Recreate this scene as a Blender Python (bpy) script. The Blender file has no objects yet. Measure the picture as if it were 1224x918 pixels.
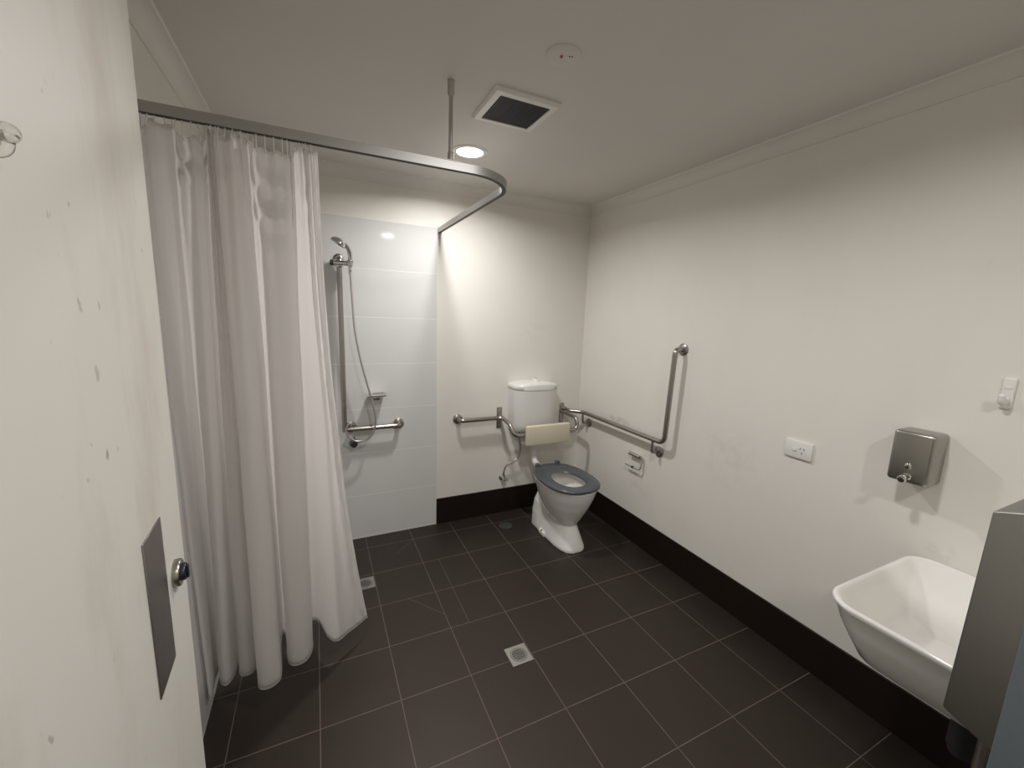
import bpy, bmesh, math, random
from mathutils import Vector, Matrix, noise
random.seed(7)
SC = bpy.context.scene
COL = SC.collection
PI = math.pi

# ------------------------------------------------------------------ room dimensions (metres)
XR, XL = 1.7315, -0.694          # right / left wall faces
YB, YF = 0.151, -4.05            # back / front wall faces
YH = -2.55                       # door hinge line
H = 2.40                         # ceiling
DOOR_H = 2.14
TILE_R = 0.504                   # shower tile panel ends here on the back wall

# ------------------------------------------------------------------ materials
def new_mat(name, color, rough=0.5, metal=0.0, spec=0.5):
    m = bpy.data.materials.new(name); m.use_nodes = True
    b = m.node_tree.nodes['Principled BSDF']
    b.inputs['Base Color'].default_value = (*color, 1)
    b.inputs['Roughness'].default_value = rough
    b.inputs['Metallic'].default_value = metal
    b.inputs['Specular IOR Level'].default_value = spec
    return m
def N(m, t, **kw):
    n = m.node_tree.nodes.new(t)
    for k, v in kw.items(): setattr(n, k, v)
    return n
def LK(m, a, b): m.node_tree.links.new(a, b)
def bsdf(m): return m.node_tree.nodes['Principled BSDF']
def coord(m, scale=(1, 1, 1)):
    tc = N(m, 'ShaderNodeTexCoord'); mp = N(m, 'ShaderNodeMapping')
    mp.inputs['Scale'].default_value = scale
    LK(m, tc.outputs['Object'], mp.inputs['Vector'])
    return mp.outputs['Vector']
def noise_tex(m, vec, scale, detail=4, rough=0.6):
    n = N(m, 'ShaderNodeTexNoise'); n.inputs['Scale'].default_value = scale
    n.inputs['Detail'].default_value = detail; n.inputs['Roughness'].default_value = rough
    LK(m, vec, n.inputs['Vector']); return n.outputs['Fac']
def ramp(m, fac, p0, p1, c0=(0, 0, 0, 1), c1=(1, 1, 1, 1)):
    r = N(m, 'ShaderNodeValToRGB')
    r.color_ramp.elements[0].position = p0; r.color_ramp.elements[1].position = p1
    r.color_ramp.elements[0].color = c0; r.color_ramp.elements[1].color = c1
    LK(m, fac, r.inputs['Fac']); return r.outputs['Color']
def mix(m, fac, a, b, mode='MIX'):
    n = N(m, 'ShaderNodeMix', data_type='RGBA', blend_type=mode)
    for sock, v in ((n.inputs[0], fac), (n.inputs[6], a), (n.inputs[7], b)):
        if isinstance(v, (int, float)): sock.default_value = v
        elif isinstance(v, tuple): sock.default_value = (*v[:3], 1)
        else: LK(m, v, sock)
    return n.outputs[2]
def bump(m, fac, strength=0.1, dist=0.002):
    b = N(m, 'ShaderNodeBump'); b.inputs['Strength'].default_value = strength
    b.inputs['Distance'].default_value = dist
    LK(m, fac, b.inputs['Height']); LK(m, b.outputs['Normal'], bsdf(m).inputs['Normal'])
def math_node(m, op, a, b=None):
    n = N(m, 'ShaderNodeMath', operation=op)
    for i, v in enumerate((a, b)):
        if v is None: continue
        if isinstance(v, (int, float)): n.inputs[i].default_value = v
        else: LK(m, v, n.inputs[i])
    return n.outputs[0]
def spot_mask(m, center, radii):
    """soft-edged patch of dirt round a point in object space"""
    tc = N(m, 'ShaderNodeTexCoord'); mp = N(m, 'ShaderNodeMapping', vector_type='POINT')
    mp.inputs['Location'].default_value = tuple(-c / r for c, r in zip(center, radii))
    mp.inputs['Scale'].default_value = tuple(1 / r for r in radii)
    LK(m, tc.outputs['Object'], mp.inputs['Vector'])
    ln = N(m, 'ShaderNodeVectorMath', operation='LENGTH'); LK(m, mp.outputs['Vector'], ln.inputs[0])
    return ramp(m, ln.outputs['Value'], 0.2, 1.0, (1, 1, 1, 1), (0, 0, 0, 1))

WALL = (0.80, 0.775, 0.715)
def wall_paint(name, color=WALL, dirt=(), rough=0.45, speck=0.0):
    m = new_mat(name, color, rough, 0, 0.35)
    v = coord(m)
    f = ramp(m, noise_tex(m, v, 1.7, 5), 0.35, 0.7)
    c = mix(m, f, tuple(x * 0.965 for x in color), color)
    if speck:
        a_ = ramp(m, noise_tex(m, coord(m, (1, 1, 0.4)), 6, 5, 0.6), 0.50, 0.78)
        c = mix(m, math_node(m, 'MULTIPLY', a_, speck), c, (0.47, 0.39, 0.31))
        s2 = ramp(m, noise_tex(m, coord(m, (1, 1, 0.6)), 46, 2, 0.5), 0.70, 0.76)
        zone = ramp(m, noise_tex(m, v, 3.1, 2, 0.5), 0.50, 0.60)
        c = mix(m, math_node(m, 'MULTIPLY', math_node(m, 'MULTIPLY', s2, zone), min(1.0, speck * 1.6)), c, (0.27, 0.22, 0.18))
    for ctr, rad, amt in dirt:
        k = spot_mask(m, ctr, rad)
        n = ramp(m, noise_tex(m, v, 15, 3, 0.55), 0.40, 0.66)
        k = math_node(m, 'MULTIPLY', math_node(m, 'MULTIPLY', k, n), amt)
        c = mix(m, k, c, (0.30, 0.26, 0.22))
    LK(m, c, bsdf(m).inputs['Base Color'])
    bump(m, noise_tex(m, v, 260, 2), 0.05, 0.001)
    return m

M = {}
M['wall_back'] = wall_paint('back wall paint', dirt=[((1.26, YB, 1.45), (0.16, 0.2, 0.10), 0.10)])
M['wall_right'] = wall_paint('right wall paint', dirt=[((XR, -0.36, 0.83), (0.2, 0.26, 0.035), 0.42),
                                                       ((XR, -0.60, 0.40), (0.2, 0.2, 0.09), 0.16),
                                                       ((XR, -1.25, 0.85), (0.2, 0.25, 0.25), 0.12),
                                                       ((XR, -2.11, 0.78), (0.2, 0.05, 0.05), 0.3)], speck=0.05)
M['wall'] = wall_paint('wall paint')
M['ceiling'] = wall_paint('ceiling paint', (0.70, 0.67, 0.63), rough=0.75)
M['cornice'] = wall_paint('cornice paint', (0.76, 0.735, 0.69), rough=0.6)
M['door'] = wall_paint('scuffed door paint', (0.715, 0.695, 0.635), speck=0.50,
                       dirt=[((-0.50, -1.85, 1.25), (0.3, 0.5, 0.5), 0.22), ((-0.50, -1.68, 1.12), (0.3, 0.09, 0.16), 0.5),
                             ((-0.50, -1.9, 0.6), (0.3, 0.4, 0.4), 0.2)])

# floor tiles
fm = new_mat('dark brown floor tile', (0.02, 0.016, 0.013), 0.5, 0, 0.54)
bsdf(fm).inputs['Specular Tint'].default_value = (1.0, 0.84, 0.74, 1)
v = coord(fm)
br = N(fm, 'ShaderNodeTexBrick'); br.offset = 0; br.squash = 1
br.inputs['Scale'].default_value = 1.0
br.inputs['Brick Width'].default_value = 0.30; br.inputs['Row Height'].default_value = 0.2992
br.inputs['Mortar Size'].default_value = 0.0017; br.inputs['Mortar Smooth'].default_value = 0.2
br.inputs['Color1'].default_value = (0.0165, 0.0125, 0.0100, 1); br.inputs['Color2'].default_value = (0.0190, 0.0145, 0.0116, 1)
br.inputs['Mortar'].default_value = (0.17, 0.135, 0.11, 1)
LK(fm, v, br.inputs['Vector'])
f = ramp(fm, noise_tex(fm, v, 7, 6, 0.65), 0.3, 0.75)
c = mix(fm, f, br.outputs['Color'], (0.026, 0.0205, 0.017)); c = mix(fm, 0.55, c, br.outputs['Color'])
sm = ramp(fm, noise_tex(fm, coord(fm, (5, 9, 5)), 1.6, 5, 0.7), 0.62, 0.80)
c = mix(fm, math_node(fm, 'MULTIPLY', sm, 0.30), c, (0.058, 0.049, 0.042))
def seg_mask(m, a, b, w):
    """thin grout line from a to b (diagonal falls cut into the tiles)"""
    tc = N(m, 'ShaderNodeTexCoord')
    L = math.hypot(b[0] - a[0], b[1] - a[1]); ang = math.atan2(b[1] - a[1], b[0] - a[0])
    mp = N(m, 'ShaderNodeMapping', vector_type='TEXTURE')
    mp.inputs['Location'].default_value = ((a[0] + b[0]) / 2, (a[1] + b[1]) / 2, 0)
    mp.inputs['Rotation'].default_value = (0, 0, ang)
    LK(m, tc.outputs['Object'], mp.inputs['Vector'])
    sp = N(m, 'ShaderNodeSeparateXYZ'); LK(m, mp.outputs['Vector'], sp.inputs[0])
    ix = math_node(m, 'LESS_THAN', math_node(m, 'ABSOLUTE', sp.outputs['X']), L / 2)
    iy = math_node(m, 'LESS_THAN', math_node(m, 'ABSOLUTE', sp.outputs['Y']), w / 2)
    return math_node(m, 'MULTIPLY', ix, iy)
for a, b in (((0.301, 0.0), (0.164, -0.14)), ((0.15, -0.6), (0.298, -0.79)), ((0.401, -0.30), (0.400, -0.60)), ((0.400, -0.60), (0.398, -0.895))):
    c = mix(fm, math_node(fm, 'MULTIPLY', seg_mask(fm, a, b, 0.003), 0.5), c, (0.17, 0.145, 0.12))
LK(fm, c, bsdf(fm).inputs['Base Color'])
inv = math_node(fm, 'SUBTRACT', 1.0, br.outputs['Fac'])
LK(fm, math_node(fm, 'ADD', math_node(fm, 'MULTIPLY', f, 0.10), 0.46), bsdf(fm).inputs['Roughness'])
hgt = math_node(fm, 'ADD', inv, math_node(fm, 'MULTIPLY', noise_tex(fm, v, 90, 4), 0.25))
bump(fm, hgt, 0.25, 0.001)
M['floor'] = fm

# skirting tiles
sk = new_mat('dark skirting tile', (0.0125, 0.007, 0.005), 0.42, 0, 0.30)
v = coord(sk); f = noise_tex(sk, v, 12, 4)
LK(sk, mix(sk, f, (0.0095, 0.0053, 0.0036), (0.0165, 0.0095, 0.0066)), bsdf(sk).inputs['Base Color'])
M['skirting'] = sk

# white wall tiles 600 x 300, glossy
def tile_mat(name, axes):
    m = new_mat(name, (0.74, 0.735, 0.715), 0.07, 0, 0.5)
    tc = N(m, 'ShaderNodeTexCoord'); sp = N(m, 'ShaderNodeSeparateXYZ'); cb = N(m, 'ShaderNodeCombineXYZ')
    LK(m, tc.outputs['Object'], sp.inputs[0])
    LK(m, math_node(m, 'ADD', sp.outputs[axes[0]], 2.4 - TILE_R if axes[0] == 'X' else 2.4 - YB), cb.inputs[0])
    LK(m, math_node(m, 'ADD', sp.outputs['Z'], 0.0 - 0.012), cb.inputs[1])
    b = N(m, 'ShaderNodeTexBrick'); b.offset = 0
    b.inputs['Scale'].default_value = 1
    b.inputs['Brick Width'].default_value = 1.2; b.inputs['Row Height'].default_value = 0.3015
    b.inputs['Mortar Size'].default_value = 0.0022; b.inputs['Mortar Smooth'].default_value = 0.3
    b.inputs['Color1'].default_value = (0.69, 0.685, 0.668, 1); b.inputs['Color2'].default_value = (0.68, 0.675, 0.658, 1)
    b.inputs['Mortar'].default_value = (0.86, 0.85, 0.82, 1)
    LK(m, cb.outputs[0], b.inputs['Vector'])
    LK(m, b.outputs['Color'], bsdf(m).inputs['Base Color'])
    bump(m, math_node(m, 'SUBTRACT', 1.0, b.outputs['Fac']), 0.35, 0.001)
    return m
M['tile_back'] = tile_mat('white shower tile back', ('X',))
M['tile_left'] = tile_mat('white shower tile left', ('Y',))

def metal(name, color, rough, brush=None):
    m = new_mat(name, color, rough, 1.0)
    v = coord(m, brush or (40, 40, 40))
    f = noise_tex(m, v, 6, 4)
    LK(m, math_node(m, 'ADD', math_node(m, 'MULTIPLY', f, 0.14), rough - 0.07), bsdf(m).inputs['Roughness'])
    LK(m, mix(m, f, tuple(x * 0.88 for x in color), color), bsdf(m).inputs['Base Color'])
    return m
M['steel'] = metal('satin stainless tube', (0.42, 0.39, 0.36), 0.29)
M['brushed'] = metal('brushed stainless sheet', (0.42, 0.405, 0.37), 0.30, (3, 60, 60))
M['panel'] = metal('dull stainless sheet', (0.36, 0.35, 0.325), 0.45, (60, 60, 4))
M['plate'] = metal('dull push plate steel', (0.30, 0.27, 0.265), 0.36, (40, 40, 3))
M['blue_grey'] = new_mat('blue grey painted steel', (0.13, 0.155, 0.17), 0.5)
M['chrome'] = new_mat('chrome', (0.66, 0.65, 0.63), 0.08, 1.0)
M['alu'] = metal('anodised aluminium track', (0.56, 0.55, 0.53), 0.48)
M['slot'] = new_mat('dark track slot', (0.03, 0.028, 0.026), 0.6)
M['white_plastic'] = new_mat('white plastic', (0.80, 0.785, 0.74), 0.32)
M['black'] = new_mat('black plastic', (0.010, 0.010, 0.011), 0.5)
M['dark'] = new_mat('dark grey plastic', (0.035, 0.035, 0.037), 0.45)
M['porcelain'] = new_mat('white porcelain', (0.84, 0.825, 0.785), 0.09)
bsdf(M['porcelain']).inputs['Coat Weight'].default_value = 0.3
M['cistern'] = new_mat('white cistern plastic', (0.745, 0.735, 0.70), 0.22)
M['seat'] = new_mat('slate grey toilet seat', (0.072, 0.083, 0.092), 0.25)
M['cream'] = new_mat('cream vinyl pad', (0.66, 0.60, 0.46), 0.45)
M['grille'] = new_mat('dark vent grille', (0.055, 0.055, 0.058), 0.5)
M['vent_void'] = new_mat('vent void', (0.012, 0.012, 0.013), 0.8)
M['vent_frame'] = new_mat('vent frame plastic', (0.78, 0.76, 0.72), 0.4)
M['flex'] = metal('ribbed steel flex hose', (0.62, 0.59, 0.55), 0.38, (1, 1, 400))
M['valve'] = new_mat('smoky chrome tap', (0.22, 0.21, 0.24), 0.15, 1.0)
M['drain'] = metal('drain grate steel', (0.50, 0.49, 0.46), 0.38)
M['cap'] = new_mat('weathered brass floor cap', (0.065, 0.072, 0.062), 0.45, 0.3)
M['indicator'] = new_mat('dark lock turn', (0.045, 0.045, 0.06), 0.3, 0.6)
M['red'] = new_mat('red indicator lens', (0.35, 0.10, 0.09), 0.3)
gl = new_mat('clear acrylic', (0.95, 0.95, 0.93), 0.03); bsdf(gl).inputs['Transmission Weight'].default_value = 1.0
bsdf(gl).inputs['IOR'].default_value = 1.49; M['clear'] = gl

# light lens
em = bpy.data.materials.new('lit lamp diffuser'); em.use_nodes = True
b = em.node_tree.nodes['Principled BSDF']; b.inputs['Base Color'].default_value = (0.9, 0.88, 0.84, 1)
b.inputs['Emission Color'].default_value = (1.0, 0.86, 0.66, 1); b.inputs['Emission Strength'].default_value = 9.0
M['lamp'] = em

# curtain fabric
cu = new_mat('white shower curtain fabric', (0.90, 0.88, 0.865), 0.36, 0, 0.4)
v = coord(cu, (1, 1, 0.55))
wr = noise_tex(cu, v, 17, 5, 0.6)
bump(cu, wr, 0.16, 0.010)
tr = N(cu, 'ShaderNodeBsdfTranslucent'); tr.inputs['Color'].default_value = (0.96, 0.945, 0.93, 1)
mx = N(cu, 'ShaderNodeMixShader'); mx.inputs[0].default_value = 0.74
LK(cu, bsdf(cu).outputs[0], mx.inputs[1]); LK(cu, tr.outputs[0], mx.inputs[2])
LK(cu, mx.outputs[0], cu.node_tree.nodes['Material Output'].inputs['Surface'])
M['curtain'] = cu

# ------------------------------------------------------------------ mesh builder
def bend(pts, r, n=8):
    """polyline with rounded corners; r is one radius or a list for the inner corners"""
    P = [Vector(p) for p in pts]; out = [P[0]]
    for i in range(1, len(P) - 1):
        rr = r[i - 1] if isinstance(r, (list, tuple)) else r
        a, b, c = P[i - 1], P[i], P[i + 1]
        u, w = (a - b).normalized(), (c - b).normalized()
        ang = u.angle(w)
        if ang > PI - 0.02 or rr <= 0: out.append(b); continue
        d = min(rr / math.tan(ang / 2), 0.49 * (a - b).length, 0.49 * (c - b).length)
        rr = d * math.tan(ang / 2)
        ctr = b + (u + w).normalized() * (rr / math.sin(ang / 2))
        p0, p1 = b + u * d - ctr, b + w * d - ctr
        ax = p0.cross(p1).normalized(); tot = p0.angle(p1)
        for k in range(n + 1): out.append(ctr + Matrix.Rotation(tot * k / n, 3, ax) @ p0)
    out.append(P[-1]); return out
def catmull(pts, n=10):
    P = [Vector(p) for p in pts]; P = [P[0] * 2 - P[1]] + P + [P[-1] * 2 - P[-2]]; out = []
    for i in range(1, len(P) - 2):
        for k in range(n):
            t = k / n; a, b, c, d = P[i - 1:i + 3]
            out.append(0.5 * (2 * b + (c - a) * t + (2 * a - 5 * b + 4 * c - d) * t * t + (3 * b - a - 3 * c + d) * t ** 3))
    out.append(P[-2]); return out

class MB:
    def __init__(s): s.bm = bmesh.new()
    def grid_rings(s, rings, cap0=True, cap1=True, closed=True):
        V = [[s.bm.verts.new(p) for p in r] for r in rings]; n = len(V[0])
        for a, b in zip(V, V[1:]):
            for i in range(n if closed else n - 1):
                j = (i + 1) % n
                try: s.bm.faces.new((a[i], a[j], b[j], b[i]))
                except ValueError: pass
        if cap0: s.bm.faces.new(V[0][::-1])
        if cap1: s.bm.faces.new(V[-1])
        return s
    def tube(s, pts, r, seg=14, caps=True):
        P = [Vector(p) for p in pts]; Q = [P[0]]
        for p in P[1:]:
            if (p - Q[-1]).length > 1e-5: Q.append(p)
        P = Q; rings = []; t0 = None; nrm = None
        for i, p in enumerate(P):
            t = ((P[min(i + 1, len(P) - 1)] - P[max(i - 1, 0)])).normalized()
            if nrm is None:
                nrm = t.orthogonal().normalized()
            else:
                nrm = (nrm - t * nrm.dot(t)).normalized()
            bn = t.cross(nrm)
            rad = r(i / (len(P) - 1)) if callable(r) else r
            rings.append([p + (nrm * math.cos(2 * PI * k / seg) + bn * math.sin(2 * PI * k / seg)) * rad for k in range(seg)])
        return s.grid_rings(rings, caps, caps)
    def sweep(s, pts, prof):
        """profile [(side, up)] swept along a horizontal path"""
        P = [Vector(p) for p in pts]; rings = []
        for i, p in enumerate(P):
            t = (P[min(i + 1, len(P) - 1)] - P[max(i - 1, 0)]).normalized()
            sd = Vector((t.y, -t.x, 0)).normalized()
            rings.append([p + sd * a + Vector((0, 0, b)) for a, b in prof])
        return s.grid_rings(rings)
    def lathe(s, o, axis, prof, seg=28, caps=True):
        """prof [(distance along axis, radius)]"""
        o, ax = Vector(o), Vector(axis).normalized(); u = ax.orthogonal().normalized(); w = ax.cross(u)
        rings = [[o + ax * d + (u * math.cos(2 * PI * k / seg) + w * math.sin(2 * PI * k / seg)) * r for k in range(seg)] for d, r in prof]
        return s.grid_rings(rings, caps, caps)
    def box(s, lo, hi, bev=0.0, seg=2, mat=None):
        lo, hi = Vector(lo), Vector(hi); c = (lo + hi) / 2; d = hi - lo
        t = bmesh.new(); bmesh.ops.create_cube(t, size=1)
        for v_ in t.verts: v_.co = Vector((v_.co.x * d.x, v_.co.y * d.y, v_.co.z * d.z)) + c
        if bev: bmesh.ops.bevel(t, geom=t.edges[:], offset=bev, segments=seg, affect='EDGES', profile=0.5)
        if mat is not None: bmesh.ops.transform(t, matrix=mat, verts=t.verts)
        return s.add(t)
    def prism(s, outline, d, bev=0.0, seg=2):
        """flat 3-D outline extruded by vector d"""
        t = bmesh.new(); d = Vector(d)
        a = [t.verts.new(p) for p in outline]; b_ = [t.verts.new(Vector(p) + d) for p in outline]; n = len(a)
        t.faces.new(a); t.faces.new(b_[::-1])
        for i in range(n): t.faces.new((a[i], b_[i], b_[(i + 1) % n], a[(i + 1) % n]))
        bmesh.ops.recalc_face_normals(t, faces=t.faces)
        if bev: bmesh.ops.bevel(t, geom=t.edges[:], offset=bev, segments=seg, affect='EDGES', profile=0.5)
        return s.add(t)
    def sphere(s, c, r, scale=(1, 1, 1), rot=None, u=24, v=14):
        t = bmesh.new(); bmesh.ops.create_uvsphere(t, u_segments=u, v_segments=v, radius=r)
        m = Matrix.Translation(c) @ (rot.to_4x4() if rot else Matrix.Identity(4)) @ Matrix.Diagonal((*scale, 1))
        bmesh.ops.transform(t, matrix=m, verts=t.verts); return s.add(t)
    def add(s, t):
        me = bpy.data.meshes.new('tmp'); t.to_mesh(me); t.free(); s.bm.from_mesh(me); bpy.data.meshes.remove(me); return s
    def build(s, name, mat, parent=None, origin=None, angle=40, recalc=True):
        if recalc: bmesh.ops.recalc_face_normals(s.bm, faces=s.bm.faces)
        org = Vector(origin) if origin is not None else (world_loc(parent) if parent else Vector((0, 0, 0)))
        bmesh.ops.translate(s.bm, vec=-org, verts=s.bm.verts)
        me = bpy.data.meshes.new(name); s.bm.to_mesh(me); s.bm.free()
        for p in me.polygons: p.use_smooth = True
        me.set_sharp_from_angle(angle=math.radians(angle))
        me.materials.append(mat)
        o = bpy.data.objects.new(name, me); COL.objects.link(o)
        if parent:
            o.parent = parent; o.location = org - world_loc(parent)
        else: o.location = org
        return o
def world_loc(o):
    l = Vector(o.location)
    while o.parent: o = o.parent; l += Vector(o.location)
    return l
def thing(name, label, cat, loc, group=None):
    o = bpy.data.objects.new(name, None); COL.objects.link(o); o.empty_display_size = 0.05
    o.location = loc; o['label'] = label; o['category'] = cat
    if group: o['group'] = group
    return o
def tag(o, label, cat, group=None):
    o['label'] = label; o['category'] = cat
    if group: o['group'] = group
    return o
def struct(o, label, cat):
    o['kind'] = 'structure'; o['label'] = label; o['category'] = cat; return o
def flange(mb, c, axis, r=0.036, h=0.009):
    return mb.lathe(c, axis, [(0, r), (h * 0.55, r), (h, r * 0.86), (h + 0.004, r * 0.5)])

# ------------------------------------------------------------------ the setting
T = 0.12
struct(MB().box((XL - T, YF - T, -0.10), (XR + T, YB + T, 0)).build('floor', M['floor']), 'dark brown square floor tiles with pale grout lines', 'floor')
struct(MB().box((XL - T, YF - T, H), (XR + T, YB + T, H + 0.10)).build('ceiling', M['ceiling']), 'plain off white plasterboard ceiling', 'ceiling')
struct(MB().box((XL - T, YB, 0), (XR + T, YB + T, H)).build('wall_back', M['wall_back']), 'off white wall behind the toilet and shower', 'wall')
struct(MB().box((XR, YF - T, 0), (XR + T, YB, H)).build('wall_right', M['wall_right']), 'long off white wall on the right with basin and grab rail', 'wall')
struct(MB().box((XL - T, YF - T, 0), (XL, YB, H)).build('wall_left', M['wall']), 'off white wall behind the shower curtain', 'wall')
struct(MB().box((XL, YF - T, 0), (XR, YF, H)).build('wall_front', M['wall']), 'off white wall behind the camera', 'wall')
struct(MB().box((XL, YH - 0.16, 0), (-0.495, YH - 0.004, H)).build('wall_nib', M['wall']), 'short wall return that carries the door hinges', 'wall')
# skirtings
struct(MB().box((TILE_R, YB - 0.010, 0), (XR, YB, 0.199), 0.0015, 1).build('baseboard_back', M['skirting']), 'dark tile skirting under the toilet wall', 'skirting')
struct(MB().box((XR - 0.010, YF, 0), (XR, YB - 0.010, 0.199), 0.0015, 1).build('baseboard_right', M['skirting']), 'dark tile skirting along the right wall', 'skirting')
# shower tiling
struct(MB().box((XL + 0.008, YB - 0.008, 0), (TILE_R, YB, 2.12), 0.0012, 1).build('trim_2', M['tile_back']), 'glossy white shower tiles on the back wall', 'wall tiles')
struct(MB().box((XL, -1.14, 0), (XL + 0.008, YB, 2.12), 0.0012, 1).build('trim_3', M['tile_left']), 'glossy white shower tiles on the left wall behind the curtain', 'wall tiles')
# cove cornices
cv = []
for k in range(9):
    a = k / 8 * PI / 2
    cv.append((0.060 - 0.052 * math.sin(a) , -0.058 + 0.052 * (1 - math.cos(a)) ))   # (out from wall, z from ceiling): cove between wall lip and ceiling lip
def cornice(name, a, b, inward, label):
    a, b, n = Vector(a), Vector(b), Vector(inward)
    prof = [(0, -0.062), (0.006, -0.062)] + [(0.006 + 0.052 * (1 - math.cos(t)), -0.058 + 0.052 * math.sin(t)) for t in [k / 8 * PI / 2 for k in range(9)]] + [(0.062, 0), (0, 0)]
    rings = [[p + n * o_ + Vector((0, 0, z)) for o_, z in prof] for p in (a, b)]
    struct(MB().grid_rings(rings).build(name, M['cornice'], angle=25), label, 'cornice')
cornice('trim_4', (XL, YB, H), (XR, YB, H), (0, -1, 0), 'coved cornice above the back wall')
cornice('trim_5', (XR, YB, H), (XR, YF, H), (-1, 0, 0), 'coved cornice above the right wall')
cornice('trim_6', (XL, YB, H), (XL, YF, H), (1, 0, 0), 'coved cornice above the left wall')

# ------------------------------------------------------------------ open door
A, B = Vector((-0.49, YH, 0)), Vector((-0.535, -1.629, 0))
dt = (B - A).normalized(); dn = Vector((dt.y, -dt.x, 0))     # dn points into the room (+x)
DL = 0.926
door = bpy.data.objects.new('door_1', None); COL.objects.link(door); door.location = A
struct(door, 'open white door with scuff marks in the left foreground', 'door')
DM = Matrix((( dt.x, dn.x, 0, A.x), (dt.y, dn.y, 0, A.y), (0, 0, 1, 0), (0, 0, 0, 1)))     # (along, out, up)
lean = 0.013
def shear(o):   # the worn leaf leans a touch on its hinges
    return o
t = bmesh.new()
q = [(0, 0.008), (DL - lean, 0.008), (DL + lean, DOOR_H), (0, DOOR_H)]
mb = MB(); mb.prism([DM @ Vector((u, 0, z)) for u, z in q], dn * -0.040, 0.0012, 1)
mb.build('door_leaf', M['door'], door)
mb = MB(); mb.box((0.680, 0, 0.888), (0.784, 0.0022, 1.178), 0.0006, 1, mat=DM); mb.build('push_plate', M['plate'], door)['label'] = 'dull steel push plate'
kc = DM @ Vector((0.842, 0, 1.030))
kn = MB().lathe(kc, dn, [(0, 0.027), (0.009, 0.027), (0.0115, 0.0255)]).build('lock_rose', M['brushed'], door)
kn['label'] = 'round steel lock rose'
mb = MB().lathe(kc + dn * 0.0115, dn, [(0, 0.017), (0.006, 0.017), (0.008, 0.0155)])
mb.box((-0.005, 0.019, -0.014), (0.005, 0.0235, 0.014), 0.002, 2, mat=DM @ Matrix.Translation((0.842, 0, 1.030)))
mb.build('lock_turn', M['indicator'], kn)
# clear plastic robe hook stuck on the door
hb = MB().box((0.402, 0, 1.655), (0.424, 0.005, 1.712), 0.0024, 2, mat=DM).build('robe_hook', M['clear'], door)
hb['label'] = 'clear plastic stick-on hook'
hp_ = bend([DM @ Vector(p) for p in ((0.412, 0.005, 1.690), (0.412, 0.019, 1.686), (0.413, 0.022, 1.704))], 0.007)
MB().tube(hp_, 0.0055, 12).sphere(hp_[-1], 0.0085).build('hook_arm', M['clear'], hb)

# ------------------------------------------------------------------ curtain track
trk = thing('curtain_track', 'L-shaped aluminium curtain track hung from a ceiling rod over the shower', 'curtain track', (0.228, -1.075, 2.09))
path = bend([(XL, -1.075, 2.09), (0.520, -1.075, 2.09), (0.520, YB - 0.008, 2.09)], 0.215, 20)
prof = [(-0.011, 0), (-0.011, 0.030), (0.011, 0.030), (0.011, 0), (0.004, 0), (0.004, 0.008), (-0.004, 0.008), (-0.004, 0)]
MB().sweep(path, prof).build('rail', M['alu'], trk, angle=30)
MB().sweep([p + Vector((0, 0, -0.001)) for p in path], [(-0.0085, 0), (-0.0085, 0.0012), (0.0085, 0.0012), (0.0085, 0)]).build('glide_slot', M['slot'], trk)['label'] = 'dark slot under the track'
rod = MB(); rx, ry = 0.228, -1.062
rod.tube([(rx, ry, 2.135), (rx, ry, 2.385)], 0.0075)
rod.build('ceiling_rod', M['alu'], trk)
MB().lathe((rx, ry, H), (0, 0, -1), [(0, 0.013), (0.045, 0.013), (0.052, 0.010)]).build('rod_socket', M['alu'], trk)
MB().box((rx - 0.035, -1.088, 2.120), (rx + 0.035, -1.058, 2.1235), 0.001, 1).build('hanger_plate', M['white_plastic'], trk)
MB().lathe((rx, ry, 2.1235), (0, 0, 1), [(0, 0.011), (0.03, 0.011), (0.036, 0.008)]).build('rod_foot', M['alu'], trk)
MB().box((0.506, YB - 0.0115, 2.083), (0.534, YB - 0.008, 2.127), 0.001, 1).build('wall_bracket', M['alu'], trk)

# ------------------------------------------------------------------ shower curtain
def interp(xs, ys, x):
    if x <= xs[0]: return ys[0]
    for i in range(1, len(xs)):
        if x <= xs[i]:
            t_ = (x - xs[i - 1]) / (xs[i] - xs[i - 1]); return ys[i - 1] + (ys[i] - ys[i - 1]) * t_
    return ys[-1]
def sstep(a, b, x):
    if a > b: return 1 - sstep(b, a, x)
    t_ = max(0, min(1, (x - a) / (b - a))); return t_ * t_ * (3 - 2 * t_)
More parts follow.
